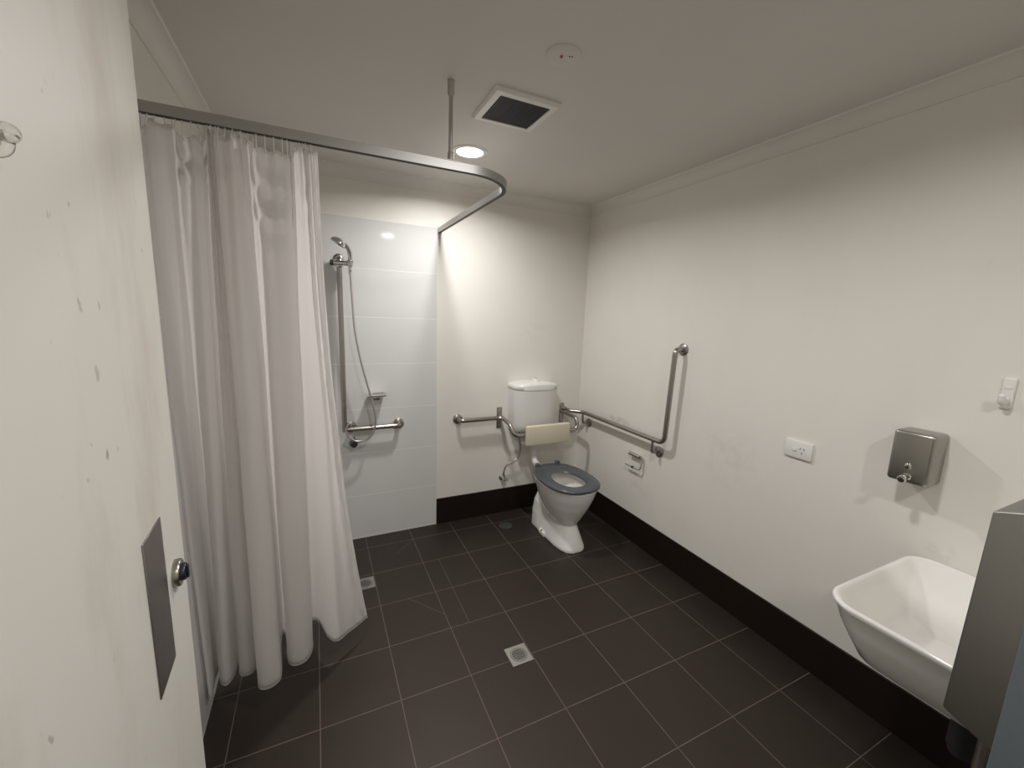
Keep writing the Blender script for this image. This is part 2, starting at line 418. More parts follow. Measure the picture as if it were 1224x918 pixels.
# hem line seen from above, with the parameter each point takes along the cloth (0..1) and the x its ridge has on the track
hem = [  # x, y, cloth s, top x
 (-0.672, -1.010, 0.00, -0.684), (-0.664, -1.000, 0.02, -0.672), (-0.668, -0.900, 0.06, -0.645), (-0.660, -0.820, 0.09, -0.615),
 (-0.652, -0.860, 0.11, -0.605), (-0.648, -0.930, 0.14, -0.590), (-0.625, -0.957, 0.165, -0.565), (-0.606, -0.920, 0.19, -0.545), (-0.602, -0.850, 0.215, -0.533),
 (-0.594, -0.870, 0.235, -0.530), (-0.588, -0.925, 0.255, -0.526), (-0.562, -0.945, 0.28, -0.520), (-0.532, -0.930, 0.31, -0.514), (-0.524, -0.870, 0.335, -0.509),
 (-0.519, -0.930, 0.36, -0.505), (-0.513, -1.020, 0.39, -0.500), (-0.487, -1.046, 0.42, -0.480), (-0.452, -1.032, 0.45, -0.455), (-0.436, -0.985, 0.475, -0.440), (-0.445, -0.800, 0.53, -0.432),
 (-0.438, -0.740, 0.555, -0.426), (-0.424, -0.800, 0.58, -0.418), (-0.417, -0.925, 0.62, -0.400), (-0.390, -0.968, 0.65, -0.370), (-0.345, -0.955, 0.69, -0.330), (-0.321, -0.880, 0.72, -0.312), (-0.334, -0.740, 0.77, -0.304),
 (-0.318, -0.712, 0.79, -0.300), (-0.292, -0.745, 0.81, -0.296), (-0.262, -0.850, 0.85, -0.285), (-0.224, -0.893, 0.885, -0.268), (-0.180, -0.863, 0.925, -0.250), (-0.085, -0.790, 1.00, -0.226)]
NS, NZ = 340, 90
HS = [h[2] for h in hem]; HT = [h[3] for h in hem]
hp = catmull([(h[0], h[1], h[2]) for h in hem], 14)
HPs = [p.z for p in hp]
for i in range(1, len(HPs)): HPs[i] = max(HPs[i], HPs[i - 1] + 1e-6)
ZT, ZB = 2.080, 0.105
curt = thing('shower_curtain', 'white fabric shower curtain hanging in folds behind the open door', 'shower curtain', (-0.45, -1.0, ZB))
rows = []; top_pts = []
for j in range(NZ + 1):
    q = j / NZ; z0 = ZT + (ZB - ZT) * q; row = []
    for i in range(NS + 1):
        s_ = i / NS
        bx, by = interp(HPs, [p.x for p in hp], s_), interp(HPs, [p.y for p in hp], s_)
        tx = interp(HS, HT, s_)
        ty = -1.075 + 0.21 * (by + 0.92) + 0.007 * math.sin(s_ * 2 * PI * 22) * (1 - q) ** 3 + 0.006 * math.sin(s_ * 97)
        w_ = 0.06 + 0.94 * q if q > 0 else 0.0
        w_ = q ** (1.0 + 1.1 * sstep(0.86, 1.0, s_))
        x = tx + (bx - tx) * w_; y = ty + (by - ty) * w_
        # sagging pockets of cloth between the hooks near the top
        for cs, cz, ws, hz, per, am in ((0.665, 1.905, 0.085, 0.13, 0.115, 0.026), (0.17, 1.99, 0.060, 0.055, 0.08, 0.022), (0.40, 1.99, 0.035, 0.05, 0.07, 0.010), (0.86, 1.93, 0.05, 0.09, 0.10, 0.010)):
            dx = (s_ - cs) / ws; dz = (z0 - cz)
            ph = 2 * PI * (dz / per - 0.55 * dx * dx)
            y -= am * math.cos(ph) * math.exp(-dx * dx * 1.3) * math.exp(-(dz / hz) ** 2) * sstep(0.0, 0.03, q)
        # little creases
        pn = Vector((s_ * 8, 0, z0 * 2.2)); y += 0.010 * noise.noise(pn) * sstep(0, 0.15, q)
        x += 0.006 * noise.noise(pn + Vector((9, 4, 2)))
        if s_ > 0.9: # crumpled side hem
            y += 0.006 * noise.noise(Vector((s_ * 60, 3, z0 * 24))) * (s_ - 0.9) * 10
        z = z0 + (0.004 * math.cos(s_ * 2 * PI * 22) - 0.004) * (1 - q) ** 6
        sag = 0.030 * (sstep(0.57, 0.63, s_) * sstep(0.80, 0.74, s_) + sstep(0.11, 0.14, s_) * sstep(0.23, 0.20, s_) + 0.7 * sstep(0.365, 0.385, s_) * sstep(0.46, 0.44, s_) + 0.6 * sstep(0.05, 0.03, s_))
        z -= sag * max(0, 1 - q * 7)
        x = max(x, XL + 0.011)
        row.append(Vector((x, y, z)))
    rows.append(row)
top_pts = rows[0]
cm = MB(); cm.grid_rings(rows, False, False, closed=False)
co = cm.build('curtain_cloth', M['curtain'], curt, angle=180, recalc=False)
sd = co.modifiers.new('thickness', 'SOLIDIFY'); sd.thickness = 0.0012; sd.offset = 0
# hem band along the bottom
hb_rows = [[p + Vector((0, 0, dz)) for p in rows[-1]] for dz in (0.0, 0.018)]
nrm = []
pts = rows[-1]
for i in range(len(pts)):
    t_ = (pts[min(i + 1, NS)] - pts[max(i - 1, 0)]); t_.z = 0; t_.normalize(); nrm.append(Vector((t_.y, -t_.x, 0)))
ring = [[p + n_ * 0.0014 + Vector((0, 0, -0.001)), p + n_ * 0.0014 + Vector((0, 0, 0.004)), p - n_ * 0.0014 + Vector((0, 0, 0.004)), p - n_ * 0.0014 + Vector((0, 0, -0.001))] for p, n_ in zip(pts, nrm)]
MB().grid_rings(ring).build('bottom_hem', M['curtain'], curt, angle=60)
NH = 44
hook_mesh = None
for k in range(NH):
    i = min(NS, int(round((k + 0.5) / NH * NS))); p = top_pts[i]
    c0 = Vector((p.x, p.y, p.z - 0.010)); up = Vector((p.x, -1.075 + (p.y + 1.075) * 0.2, 2.0885))
    loop = [c0 + Vector((0, 0.003, 0.0)), c0 + Vector((0, -0.004, 0.004)), c0 + Vector((0, -0.003, 0.014)), up]
    MB().tube(catmull(loop, 4), 0.0019, 6).build('curtain_hook', M['white_plastic'], curt)

# ------------------------------------------------------------------ shower rail, handset and hose
rail = thing('shower_grab_rail', 'stainless L-shaped grab rail on the white shower tiles', 'grab rail', (-0.112, YB - 0.008, 0.805))
yt = YB - 0.008; yr = 0.082
MB().tube(bend([(-0.112, yt - 0.004, 1.868), (-0.112, yr, 1.868), (-0.112, yr, 0.79)], [0.03], 8), 0.0155, 18).build('upright_tube', M['steel'], rail)
MB().tube(bend([(-0.108, yr, 0.803), (0.235, yr, 0.803), (0.235, yt - 0.004, 0.803)], [0.034], 8), 0.0155, 18).build('horizontal_tube', M['steel'], rail)
for c_ in ((-0.112, yt, 1.868), (0.235, yt, 0.803), (-0.070, yt, 0.803)):
    flange(MB(), c_, (0, -1, 0), 0.029 if c_[2] > 1.5 else 0.036).build('wall_flange', M['steel'], rail)
MB().tube([(-0.070, yt - 0.004, 0.803), (-0.070, yr, 0.803)], 0.011).build('standoff', M['steel'], rail)

hs = thing('hand_shower', 'chrome hand shower in its slider bracket on the upright rail', 'shower head', (-0.112, yr, 1.835))
sb = MB(); sb.tube([(-0.145, yr - 0.012, 1.836), (-0.062, yr - 0.020, 1.836)], 0.0155, 18)
sb.lathe((-0.112, yr, 1.812), (0, 0, 1), [(0, 0.022), (0.003, 0.024), (0.044, 0.024), (0.047, 0.022)])
sb.build('slider_bracket', M['chrome'], hs)
MB().lathe((-0.145, yr - 0.012, 1.836), (-1, 0, 0), [(0, 0.0165), (0.014, 0.0165), (0.018, 0.013)]).build('clamp_knob', M['dark'], hs)
MB().lathe((-0.052, yr - 0.022, 1.816), (0.03, 0, 1), [(0, 0.014), (0.004, 0.016), (0.034, 0.019), (0.038, 0.017)]).build('handset_cup', M['chrome'], hs)
hd = catmull([(-0.053, yr - 0.022, 1.805), (-0.051, yr - 0.024, 1.850), (-0.052, yr - 0.034, 1.890), (-0.064, yr - 0.050, 1.920), (-0.082, yr - 0.062, 1.940)], 8)
MB().tube(hd, lambda t_: 0.0105 + 0.003 * math.sin(t_ * PI), 16).build('handle', M['chrome'], hs)
ax = Vector((-0.52, 0.16, -0.80)).normalized()
hc = Vector((-0.112, yr - 0.070, 1.951))
MB().lathe(hc - ax * 0.020, ax, [(0, 0.004), (0.004, 0.020), (0.012, 0.034), (0.022, 0.043), (0.032, 0.046), (0.036, 0.044)], 32).build('spray_head', M['chrome'], hs)
MB().lathe(hc + ax * 0.0162, ax, [(0, 0.038), (0.0022, 0.037)], 32).build('spray_face', M['dark'], hs)

hose = thing('shower_hose', 'thin steel shower hose looping from the handset past the horizontal rail', 'shower hose', (-0.05, 0.05, 0.73))
hz = catmull([(-0.053, yr - 0.022, 1.804), (-0.052, 0.055, 1.760), (-0.047, 0.050, 1.620), (-0.038, 0.045, 1.440), (-0.012, 0.045, 1.270), (0.022, 0.045, 1.120), (0.056, 0.045, 0.980), (0.072, 0.045, 0.880),
              (0.062, 0.045, 0.795), (0.020, 0.045, 0.742), (-0.040, 0.046, 0.730), (-0.090, 0.048, 0.762), (-0.106, 0.050, 0.812), (-0.082, 0.055, 0.852), (-0.062, 0.075, 0.845), (-0.058, 0.110, 0.80), (-0.058, 0.112, 0.745)], 12)
MB().tube(hz, 0.0062, 10).build('hose', M['flex'], hose)
MB().lathe((-0.053, yr - 0.022, 1.770), (0, 0, 1), [(0, 0.007), (0.006, 0.0095), (0.030, 0.0100), (0.034, 0.008)], 16).build('hose_nut', M['chrome'], hose)
sv = thing('shower_outlet', 'small round smoky chrome water outlet under the shower rail', 'shower outlet', (-0.058, yt, 0.695))
MB().lathe((-0.058, yt, 0.695), (0, -1, 0), [(0, 0.028), (0.006, 0.028), (0.012, 0.020), (0.040, 0.019), (0.050, 0.022), (0.055, 0.019)]).build('outlet_body', M['valve'], sv)
MB().tube([(-0.058, 0.112, 0.705), (-0.058, 0.112, 0.752)], 0.0075, 12).build('outlet_pipe', M['chrome'], sv)

sd_ = thing('soap_dish', 'small chrome soap dish on the shower tiles above the rail', 'soap dish', (0.085, yt, 1.005))
MB().box((0.062, 0.085, 0.985), (0.108, yt, 1.012), 0.004, 2).build('wall_block', M['chrome'], sd_)
mb = MB(); o_ = []
def rrect(cx, cy, hx, hy, r, n=6):
    pts_ = []
    for qx, qy, a0 in ((1, 1, 0), (-1, 1, PI / 2), (-1, -1, PI), (1, -1, 1.5 * PI)):
        for k in range(n + 1):
            a = a0 + k / n * PI / 2; pts_.append((cx + qx * (hx - r) + r * math.cos(a), cy + qy * (hy - r) + r * math.sin(a)))
    return pts_
def dish(cx, cy, hx, hy, z, levels):
    return [[Vector((a, b_, z + dz)) for a, b_ in rrect(cx, cy, hx - ins, hy - ins, 0.020)] for ins, dz in levels]
mb.grid_rings(dish(0.092, 0.082, 0.056, 0.052, 1.012, [(0.012, 0), (0.002, 0.006), (0, 0.012), (0.002, 0.012), (0.005, 0.007), (0.014, 0.004)]))
mb.build('dish', M['chrome'], sd_)

# ------------------------------------------------------------------ floor drains and cap
def drain(name, cx, cy, size, label, rot=0):
    d = thing(name, label, 'floor drain', (cx, cy, 0), None)
    h = size / 2
    # frame: square with a round hole
    mb_ = MB(); n = 48; inner, outer = [], []
    for k in range(n):
        a = 2 * PI * k / n + PI / 4
        ca, sa = math.cos(a), math.sin(a); m_ = h / max(abs(ca), abs(sa))
        outer.append((cx + ca * m_, cy + sa * m_)); inner.append((cx + ca * h * 0.76, cy + sa * h * 0.76))
    mb_.grid_rings([[Vector((*p, 0.0002)) for p in inner], [Vector((*p, 0.0030)) for p in inner], [Vector((*p, 0.0030)) for p in outer], [Vector((*p, 0.0002)) for p in outer]], False, False)
    mb_.build('drain_frame', M['drain'], d, angle=20)
    MB().lathe((cx, cy, 0.0002), (0, 0, 1), [(0, h * 0.75), (0.0008, h * 0.75)], 40).build('drain_void', M['black'], d)['label'] = 'black drain opening'
    g = MB(); R0 = h * 0.72
    g.grid_rings([[Vector((cx + math.cos(2 * PI * k / 40) * r_, cy + math.sin(2 * PI * k / 40) * r_, z_)) for k in range(40)] for r_, z_ in ((R0, 0.0012), (R0, 0.0034), (R0 * 0.86, 0.0034), (R0 * 0.86, 0.0012))], False, False)
    nb = 8
    for k in range(nb):
        y_ = -R0 * 0.86 + (k + 0.5) * 2 * R0 * 0.86 / nb
        y_ += R0 * 0.10 if False else 0
        hw = math.sqrt(max(0, (R0 * 0.88) ** 2 - y_ * y_))
        g.box((cx - hw, cy + y_ - R0 * 0.042, 0.0012), (cx + hw, cy + y_ + R0 * 0.042, 0.0034))
    g.build('grate', M['drain'], d)
    return d
drain('floor_drain', 0.541, -1.182, 0.105, 'square steel floor drain in the middle of the floor')
drain('floor_drain', -0.056, -0.378, 0.104, 'square steel floor drain beside the curtain hem in the shower')
MB().lathe((0.977, -0.068, 0.0), (0, 0, 1), [(0, 0.050), (0.0012, 0.050), (0.0016, 0.047), (0.0012, 0.033), (0.0018, 0.031), (0.0020, 0.0)], 40, False).build('access_cover', M['cap'], origin=(0.977, -0.068, 0))
tag(bpy.data.objects['access_cover'], 'round dull green access cap in the floor left of the toilet', 'floor cover')

# ------------------------------------------------------------------ ceiling fittings
def downlight(x, y, label):
    d = thing('ceiling_downlight', label, 'ceiling light', (x, y, H), 'recessed ceiling downlights')
    MB().lathe((x, y, H), (0, 0, -1), [(0, 0.092), (0.003, 0.092), (0.006, 0.086), (0.006, 0.071), (0.002, 0.068)], 48, False).build('trim_ring', M['white_plastic'], d)
    MB().lathe((x, y, H), (0, 0, -1), [(0.001, 0.070), (0.0035, 0.069), (0.0042, 0.0)], 48, False).build('diffuser', M['lamp'], d)
    return d
downlight(0.512, -0.462, 'lit round downlight beside the curtain track rod')
downlight(0.512, -1.96, 'lit round downlight in the middle of the ceiling row')
downlight(0.512, -3.24, 'lit round downlight behind the camera')

vt = thing('exhaust_vent', 'square white ceiling vent with a dark egg-crate grille', 'ceiling vent', (0.524, -0.983, H))
x0, x1, y0, y1 = 0.384, 0.664, -1.119, -0.849
def frame(mb_, xa, xb, ya, yb, wd, za, zb):
    for lo, hi in (((xa, ya, za), (xb, ya + wd, zb)), ((xa, yb - wd, za), (xb, yb, zb)), ((xa, ya + wd, za), (xa + wd, yb - wd, zb)), ((xb - wd, ya + wd, za), (xb, yb - wd, zb))):
        mb_.box(lo, hi)
    return mb_
o_ = [[Vector((x_, y_, z_)) for x_, y_ in ((x0 + i_, y0 + i_), (x1 - i_, y0 + i_), (x1 - i_, y1 - i_), (x0 + i_, y1 - i_))] for i_, z_ in ((0, H), (0, H - 0.006), (0.006, H - 0.016), (0.030, H - 0.018), (0.032, H - 0.006), (0.034, H))]
MB().grid_rings(o_, False, False).build('vent_frame', M['vent_frame'], vt, angle=15)
MB().box((x0 + 0.031, y0 + 0.031, H - 0.003), (x1 - 0.031, y1 - 0.031, H - 0.001)).build('vent_recess', M['vent_void'], vt)
g = MB(); n = 22
for k in range(n + 1):
    xx = x0 + 0.033 + (x1 - x0 - 0.066) * k / n; g.box((xx - 0.0011, y0 + 0.033, H - 0.015), (xx + 0.0011, y1 - 0.033, H - 0.0035))
    yy = y0 + 0.033 + (y1 - y0 - 0.066) * k / n; g.box((x0 + 0.033, yy - 0.0011, H - 0.015), (x1 - 0.033, yy + 0.0011, H - 0.0035))
g.build('grille', M['grille'], vt)

sm_ = thing('smoke_detector', 'flat round ceiling sensor disc with a tiny red light', 'smoke detector', (0.505, -1.383, H))
MB().lathe((0.505, -1.383, H), (0, 0, -1), [(0, 0.058), (0.003, 0.0575), (0.0055, 0.053), (0.0075, 0.030), (0.0075, 0.0)], 48, False).build('cover', M['ceiling'], sm_)
MB().sphere((0.497, -1.386, H - 0.0085), 0.005).build('indicator', M['red'], sm_)
MB().sphere((0.503, -1.392, H - 0.0085), 0.0028).build('lens', M['white_plastic'], sm_)
for dx in (0.0, 0.0085): MB().sphere((0.521 + dx, -1.398 - dx * 0.2, H - 0.0075), 0.0024).build('vent_hole', M['black'], sm_)

# ------------------------------------------------------------------ cistern
CX = 1.276
cis = thing('toilet_cistern', 'white curved cistern on the wall above the toilet', 'cistern', (CX, YB, 0.69))
CC = 1.253
def dprof(hw, dep, yb, n=26, pw=2.6):
    """plan of the cistern: flat back on the wall, rounded bowed front"""
    hw *= 0.95; dep *= 0.93
    pts_ = [(CC + hw, yb)]
    for k in range(n + 1):
        a = PI * k / n
        cx_, sy_ = math.cos(a), math.sin(a)
        pts_.append((CC + hw * math.copysign(abs(cx_) ** (2 / pw), cx_), yb - 0.085 - (dep - 0.085) * abs(sy_) ** (2 / 2.0)))
    pts_.append((CC - hw, yb)); return pts_
def ringz(hw, dep, z, crown=0.0): return [Vector((a, b_, z + crown * (1 - ((a - CC) / 0.19) ** 2))) for a, b_ in dprof(hw, dep, YB)]
MB().grid_rings([ringz(0.172, 0.150, 0.700), ringz(0.184, 0.168, 0.694), ringz(0.190, 0.176, 0.702), ringz(0.192, 0.180, 0.74), ringz(0.196, 0.187, 0.90), ringz(0.198, 0.190, 1.012)]).build('tank', M['cistern'], cis, angle=50)
MB().grid_rings([ringz(0.197, 0.189, 1.0125), ringz(0.200, 0.193, 1.0145), ringz(0.2000, 0.193, 1.034, 0.016), ringz(0.197, 0.188, 1.042, 0.020), ringz(0.186, 0.165, 1.046, 0.024), ringz(0.150, 0.120, 1.046, 0.028), ringz(0.08, 0.08, 1.044, 0.031)]).build('lid', M['cistern'], cis, angle=60)
bt = MB().lathe((CC + 0.005, YB - 0.085, 1.072), (0, 0, 1), [(0, 0.030), (0.010, 0.029), (0.016, 0.024), (0.018, 0.0)], 28, False).build('flush_button', M['cistern'], cis)
MB().lathe((CC + 0.005, YB - 0.085, 1.0895), (0, 0, 1), [(0, 0.012), (0.0035, 0.011)], 20).build('button_cap', M['chrome'], bt)
MB().tube(bend([(CX, 0.085, 0.702), (CX, 0.085, 0.425), (CX, -0.075, 0.395)], 0.06, 10), 0.0235, 20).build('flush_pipe', M['cistern'], cis)
MB().lathe((CX, 0.085, 0.672), (0, 0, 1), [(0, 0.030), (0.003, 0.032), (0.028, 0.032)], 24).build('pipe_nut', M['dark'], cis)

# ------------------------------------------------------------------ toilet pan
toi = thing('toilet', 'white porcelain toilet with an open slate grey seat', 'toilet', (CX, -0.33, 0))
def egg(cy_f, cy_b, hw, z, n=36, sq=2.3, wy=0.45):
    """plan ring: front at y=cy_f, back at cy_b, widest part wy of the way from the front"""
    pts_ = []; mid = cy_f + (cy_b - cy_f) * wy
    for k in range(n):
        a = 2 * PI * k / n; ca, sa = math.cos(a), math.sin(a)
        x_ = CX + hw * math.copysign(abs(ca) ** (2 / sq), ca)
        e = math.copysign(abs(sa) ** (2 / sq), sa)
        y_ = mid + (e * (cy_b - mid) if e > 0 else e * (mid - cy_f))
        pts_.append(Vector((x_, y_, z)))
    return pts_
pan = MB()
# foot and trap casing
pan.grid_rings([egg(-0.582, -0.060, 0.108, 0.0, sq=3.0), egg(-0.580, -0.062, 0.108, 0.018, sq=3.0), egg(-0.560, -0.066, 0.099, 0.06, sq=2.8), egg(-0.520, -0.075, 0.084, 0.13, sq=2.6), egg(-0.480, -0.085, 0.074, 0.20, sq=2.4), egg(-0.45, -0.10, 0.066, 0.26), egg(-0.43, -0.12, 0.05, 0.30)])
# trap hump at the back
pan.grid_rings([egg(-0.24, -0.058, 0.104, 0.0, sq=2.8), egg(-0.24, -0.060, 0.102, 0.12, sq=2.7), egg(-0.23, -0.066, 0.090, 0.20, sq=2.5), egg(-0.21, -0.082, 0.066, 0.255), egg(-0.19, -0.10, 0.03, 0.275)])
# lugs for the floor screws
for sx in (-1, 1):
    pan.grid_rings([[Vector((CX + sx * x_, y_, z_)) for x_, y_ in ((0.07, -0.24), (0.118, -0.25), (0.118, -0.32), (0.07, -0.33))] for z_ in (0.0, 0.035)])
# bowl: outside up to the rim, then down the inside
bowl = [egg(-0.490, -0.23, 0.060, 0.135), egg(-0.512, -0.20, 0.085, 0.165), egg(-0.548, -0.17, 0.115, 0.225), egg(-0.590, -0.14, 0.145, 0.30), egg(-0.622, -0.118, 0.169, 0.375), egg(-0.638, -0.105, 0.181, 0.425), egg(-0.642, -0.100, 0.185, 0.436), egg(-0.640, -0.102, 0.183, 0.444),
        egg(-0.600, -0.17, 0.140, 0.445), egg(-0.592, -0.185, 0.133, 0.436), egg(-0.590, -0.19, 0.133, 0.42), egg(-0.570, -0.21, 0.120, 0.36), egg(-0.52, -0.25, 0.085, 0.30), egg(-0.48, -0.29, 0.05, 0.275)]
pan.grid_rings(bowl)
po = pan.build('pan', M['porcelain'], toi)
rm = po.modifiers.new('fuse', 'REMESH'); rm.mode = 'VOXEL'; rm.voxel_size = 0.0052; rm.use_smooth_shade = True
sm2 = po.modifiers.new('soften', 'SMOOTH'); sm2.factor = 0.5; sm2.iterations = 4
bpy.context.view_layer.update()
dg = bpy.context.evaluated_depsgraph_get()
me = bpy.data.meshes.new_from_object(po.evaluated_get(dg)); po.modifiers.clear(); po.data = me
for p in me.polygons: p.use_smooth = True
if not me.materials: me.materials.append(M['porcelain'])
for sx in (-1, 1):
    MB().lathe((CX + sx * 0.110, -0.285, 0.033), (0, 0, 1), [(0, 0.008), (0.004, 0.0075), (0.006, 0.004)], 14).build('floor_screw', M['dark'], toi)
MB().lathe((CX, -0.100, 0.392), (0, 1, 0), [(0, 0.034), (0.02, 0.034), (0.03, 0.028)], 24).build('inlet_collar', M['cistern'], toi)
# seat ring
def seat_ring(fo, bo, hw, z, sq): return egg(fo, bo, hw, z, 64, sq)
MB().grid_rings([seat_ring(-0.640, -0.128, 0.183, 0.4475, 2.45), seat_ring(-0.650, -0.120, 0.191, 0.452, 2.45), seat_ring(-0.650, -0.120, 0.191, 0.464, 2.45), seat_ring(-0.640, -0.128, 0.183, 0.4715, 2.45),
                 seat_ring(-0.575, -0.225, 0.122, 0.4690, 2.1), seat_ring(-0.560, -0.265, 0.106, 0.4640, 2.1), seat_ring(-0.556, -0.272, 0.102, 0.456, 2.1), seat_ring(-0.562, -0.262, 0.108, 0.4475, 2.1), seat_ring(-0.640, -0.128, 0.183, 0.4475, 2.45)], False, False).build('seat', M['seat'], toi, angle=70)
for sx in (-1, 1):
    MB().box((CX + 0.012 + sx * 0.086 - 0.017, -0.136, 0.442), (CX + 0.012 + sx * 0.086 + 0.017, -0.104, 0.480), 0.007, 3).build('seat_hinge', M['seat'], toi)

# ------------------------------------------------------------------ water inlet valve and braided hose
iv = thing('water_inlet', 'small chrome stop valve with a thin hose low on the wall behind the toilet', 'water valve', (1.036, YB, 0.295))
MB().lathe((1.036, YB, 0.295), (0, -1, 0), [(0, 0.028), (0.004, 0.028), (0.009, 0.018), (0.035, 0.014), (0.048, 0.018), (0.062, 0.017)]).build('valve_body', M['chrome'], iv)
MB().box((1.016, YB - 0.076, 0.288), (1.056, YB - 0.060, 0.302), 0.004, 2).build('valve_handle', M['chrome'], iv)
MB().tube(catmull([(1.036, 0.118, 0.300), (1.036, 0.118, 0.345), (1.052, 0.116, 0.395), (1.095, 0.112, 0.425), (1.150, 0.108, 0.455), (1.168, 0.105, 0.53), (1.155, 0.103, 0.62), (1.150, 0.103, 0.706)], 9), 0.0058, 10).build('inlet_hose', M['steel'], iv)

# ------------------------------------------------------------------ backrest rail
br_ = thing('padded_rail', 'cream padded backrest on a bent steel rail in front of the cistern', 'backrest', (CX, YB, 0.79))
def mir(pts_): return [(2 * CX - x_, y_, z_) for x_, y_, z_ in pts_]
yb_ = 0.085; zb = 0.797
left = [(0.663, YB - 0.010, zb), (0.663, yb_, zb), (0.995, yb_, zb), (0.995, -0.060, 0.775), (1.010, -0.092, 0.700), (1.200, -0.095, 0.700)]
MB().tube(bend(left, [0.03, 0.045, 0.05, 0.055], 8), 0.0155, 18).build('left_arm', M['steel'], br_)
right = mir([(0.988, yb_ + 0.02, zb), (0.995, -0.075, 0.790), (0.995, -0.092, 0.700), (1.200, -0.095, 0.700)])
MB().tube(bend(right, [0.045, 0.05], 8), 0.0155, 18).build('right_arm', M['steel'], br_)
flange(MB(), (0.663, YB, zb), (0, -1, 0)).build('wall_flange', M['steel'], br_)
for sx in (-1, 1):
    xx = CX + sx * 0.281
    pl = MB().box((xx - 0.021, YB - 0.006, 0.700), (xx + 0.021, YB, 0.865), 0.002, 2).build('mount_plate', M['steel'], br_)
    MB().tube([(xx, YB - 0.006, zb), (xx, yb_, zb)], 0.013, 14).build('standoff', M['steel'], pl)
    for zz in (0.722, 0.845): MB().lathe((xx, YB - 0.006, zz), (0, -1, 0), [(0, 0.006), (0.003, 0.005)], 12).build('screw', M['chrome'], pl)
MB().tube([(1.19, -0.095, 0.700), (1.362, -0.095, 0.700)], 0.0152, 14).build('cross_tube', M['steel'], br_)
MB().box((1.092, -0.140, 0.626), (1.460, -0.106, 0.776), 0.010, 3).build('back_pad', M['cream'], br_)

# ------------------------------------------------------------------ corner grab rail on the right wall
gr = thing('corner_grab_rail', 'long stainless grab rail that turns upright on the right wall beside the toilet', 'grab rail', (XR, -0.4, 0.81))
xg = XR - 0.065
pts = [(1.585, yb_ - 0.004, 0.812), (xg, yb_ - 0.030, 0.812), (xg, -0.866, 0.812), (xg, -0.884, 1.395), (XR - 0.008, -0.884, 1.395)]
MB().tube(bend([(1.590, YB - 0.008, 0.812)] + [(1.590, yb_ - 0.006, 0.812), (xg, yb_ - 0.085, 0.812)] + pts[2:], [0.03, 0.06, 0.045, 0.034], 10), 0.0155, 18).build('rail_tube', M['steel'], gr)
flange(MB(), (XR, -0.884, 1.395), (-1, 0, 0)).build('wall_flange', M['steel'], gr)
flange(MB(), (1.590, YB, 0.812), (0, -1, 0), 0.020, 0.006).build('wall_flange', M['steel'], gr)
for yy in (-0.002, -0.772):
    fl = flange(MB(), (XR, yy, 0.721), (-1, 0, 0)).build('wall_flange', M['steel'], gr)
    MB().tube(bend([(xg, yy, 0.806), (xg, yy, 0.721), (XR - 0.008, yy, 0.721)], 0.02, 8), 0.0085, 12).build('standoff', M['steel'], fl)

# ------------------------------------------------------------------ toilet roll holder
th = thing('toilet_roll_holder', 'empty chrome toilet roll holder on the right wall under the grab rail', 'toilet roll holder', (XR, -0.58, 0.6))
MB().box((XR - 0.014, -0.628, 0.620), (XR + 0.002, -0.535, 0.640), 0.003, 2).build('back_plate', M['chrome'], th)
MB().tube([(XR - 0.022, -0.525, 0.637), (XR - 0.022, -0.628, 0.637)], 0.0135, 16).build('cover_bar', M['chrome'], th)
MB().tube(bend([(XR - 0.018, -0.628, 0.637), (XR - 0.012, -0.646, 0.632), (XR - 0.026, -0.646, 0.562), (XR - 0.036, -0.632, 0.550)], [0.012, 0.02], 8), 0.0065, 12).build('side_arm', M['chrome'], th)
MB().tube([(XR - 0.036, -0.632, 0.550), (XR - 0.036, -0.508, 0.552)], 0.0055, 12).build('roll_bar', M['chrome'], th)
MB().lathe((XR - 0.036, -0.586, 0.551), (0, 1, 0), [(0, 0.0085), (0.014, 0.0085)], 14).build('bar_spring', M['black'], th)

# ------------------------------------------------------------------ power outlet
po_ = thing('power_outlet', 'white single power outlet with a rocker switch on the right wall', 'power outlet', (XR, -1.602, 0.997))
MB().box((XR - 0.012, -1.661, 0.960), (XR, -1.543, 1.040), 0.004, 2).build('face_plate', M['white_plastic'], po_)
MB().box((XR - 0.0155, -1.596, 0.990), (XR - 0.0115, -1.578, 1.004), 0.003, 2).build('rocker_switch', M['white_plastic'], po_)
for (dy, dz, a) in ((0.008, 0.008, 0.5), (-0.008, 0.008, -0.5), (0, -0.010, 0)):
    m_ = Matrix.Translation((XR - 0.0122, -1.620 + dy, 0.998 + dz)) @ Matrix.Rotation(a, 4, 'X')
    MB().box((-0.0006, -0.0014, -0.0042), (0.0006, 0.0014, 0.0042), mat=m_).build('pin_slot', M['black'], po_)

# ------------------------------------------------------------------ white coat hook
wh = thing('coat_hook', 'white plastic wall hook to the upper right of the soap dispenser', 'hook', (XR, -2.184, 1.37))
MB().box((XR - 0.010, -2.200, 1.322), (XR + 0.002, -2.170, 1.421), 0.0049, 3).build('hook_plate', M['white_plastic'], wh)
MB().box((XR - 0.0118, -2.194, 1.385), (XR - 0.009, -2.176, 1.396), 0.0015, 2).build('plate_slot', M['white_plastic'], wh)
MB().tube(catmull([(XR - 0.008, -2.184, 1.352), (XR - 0.026, -2.184, 1.343), (XR - 0.040, -2.184, 1.348), (XR - 0.044, -2.184, 1.364)], 6), lambda t_: 0.0105 - 0.002 * t_, 14).sphere((XR - 0.044, -2.184, 1.364), 0.0088).build('hook_arm', M['white_plastic'], wh)

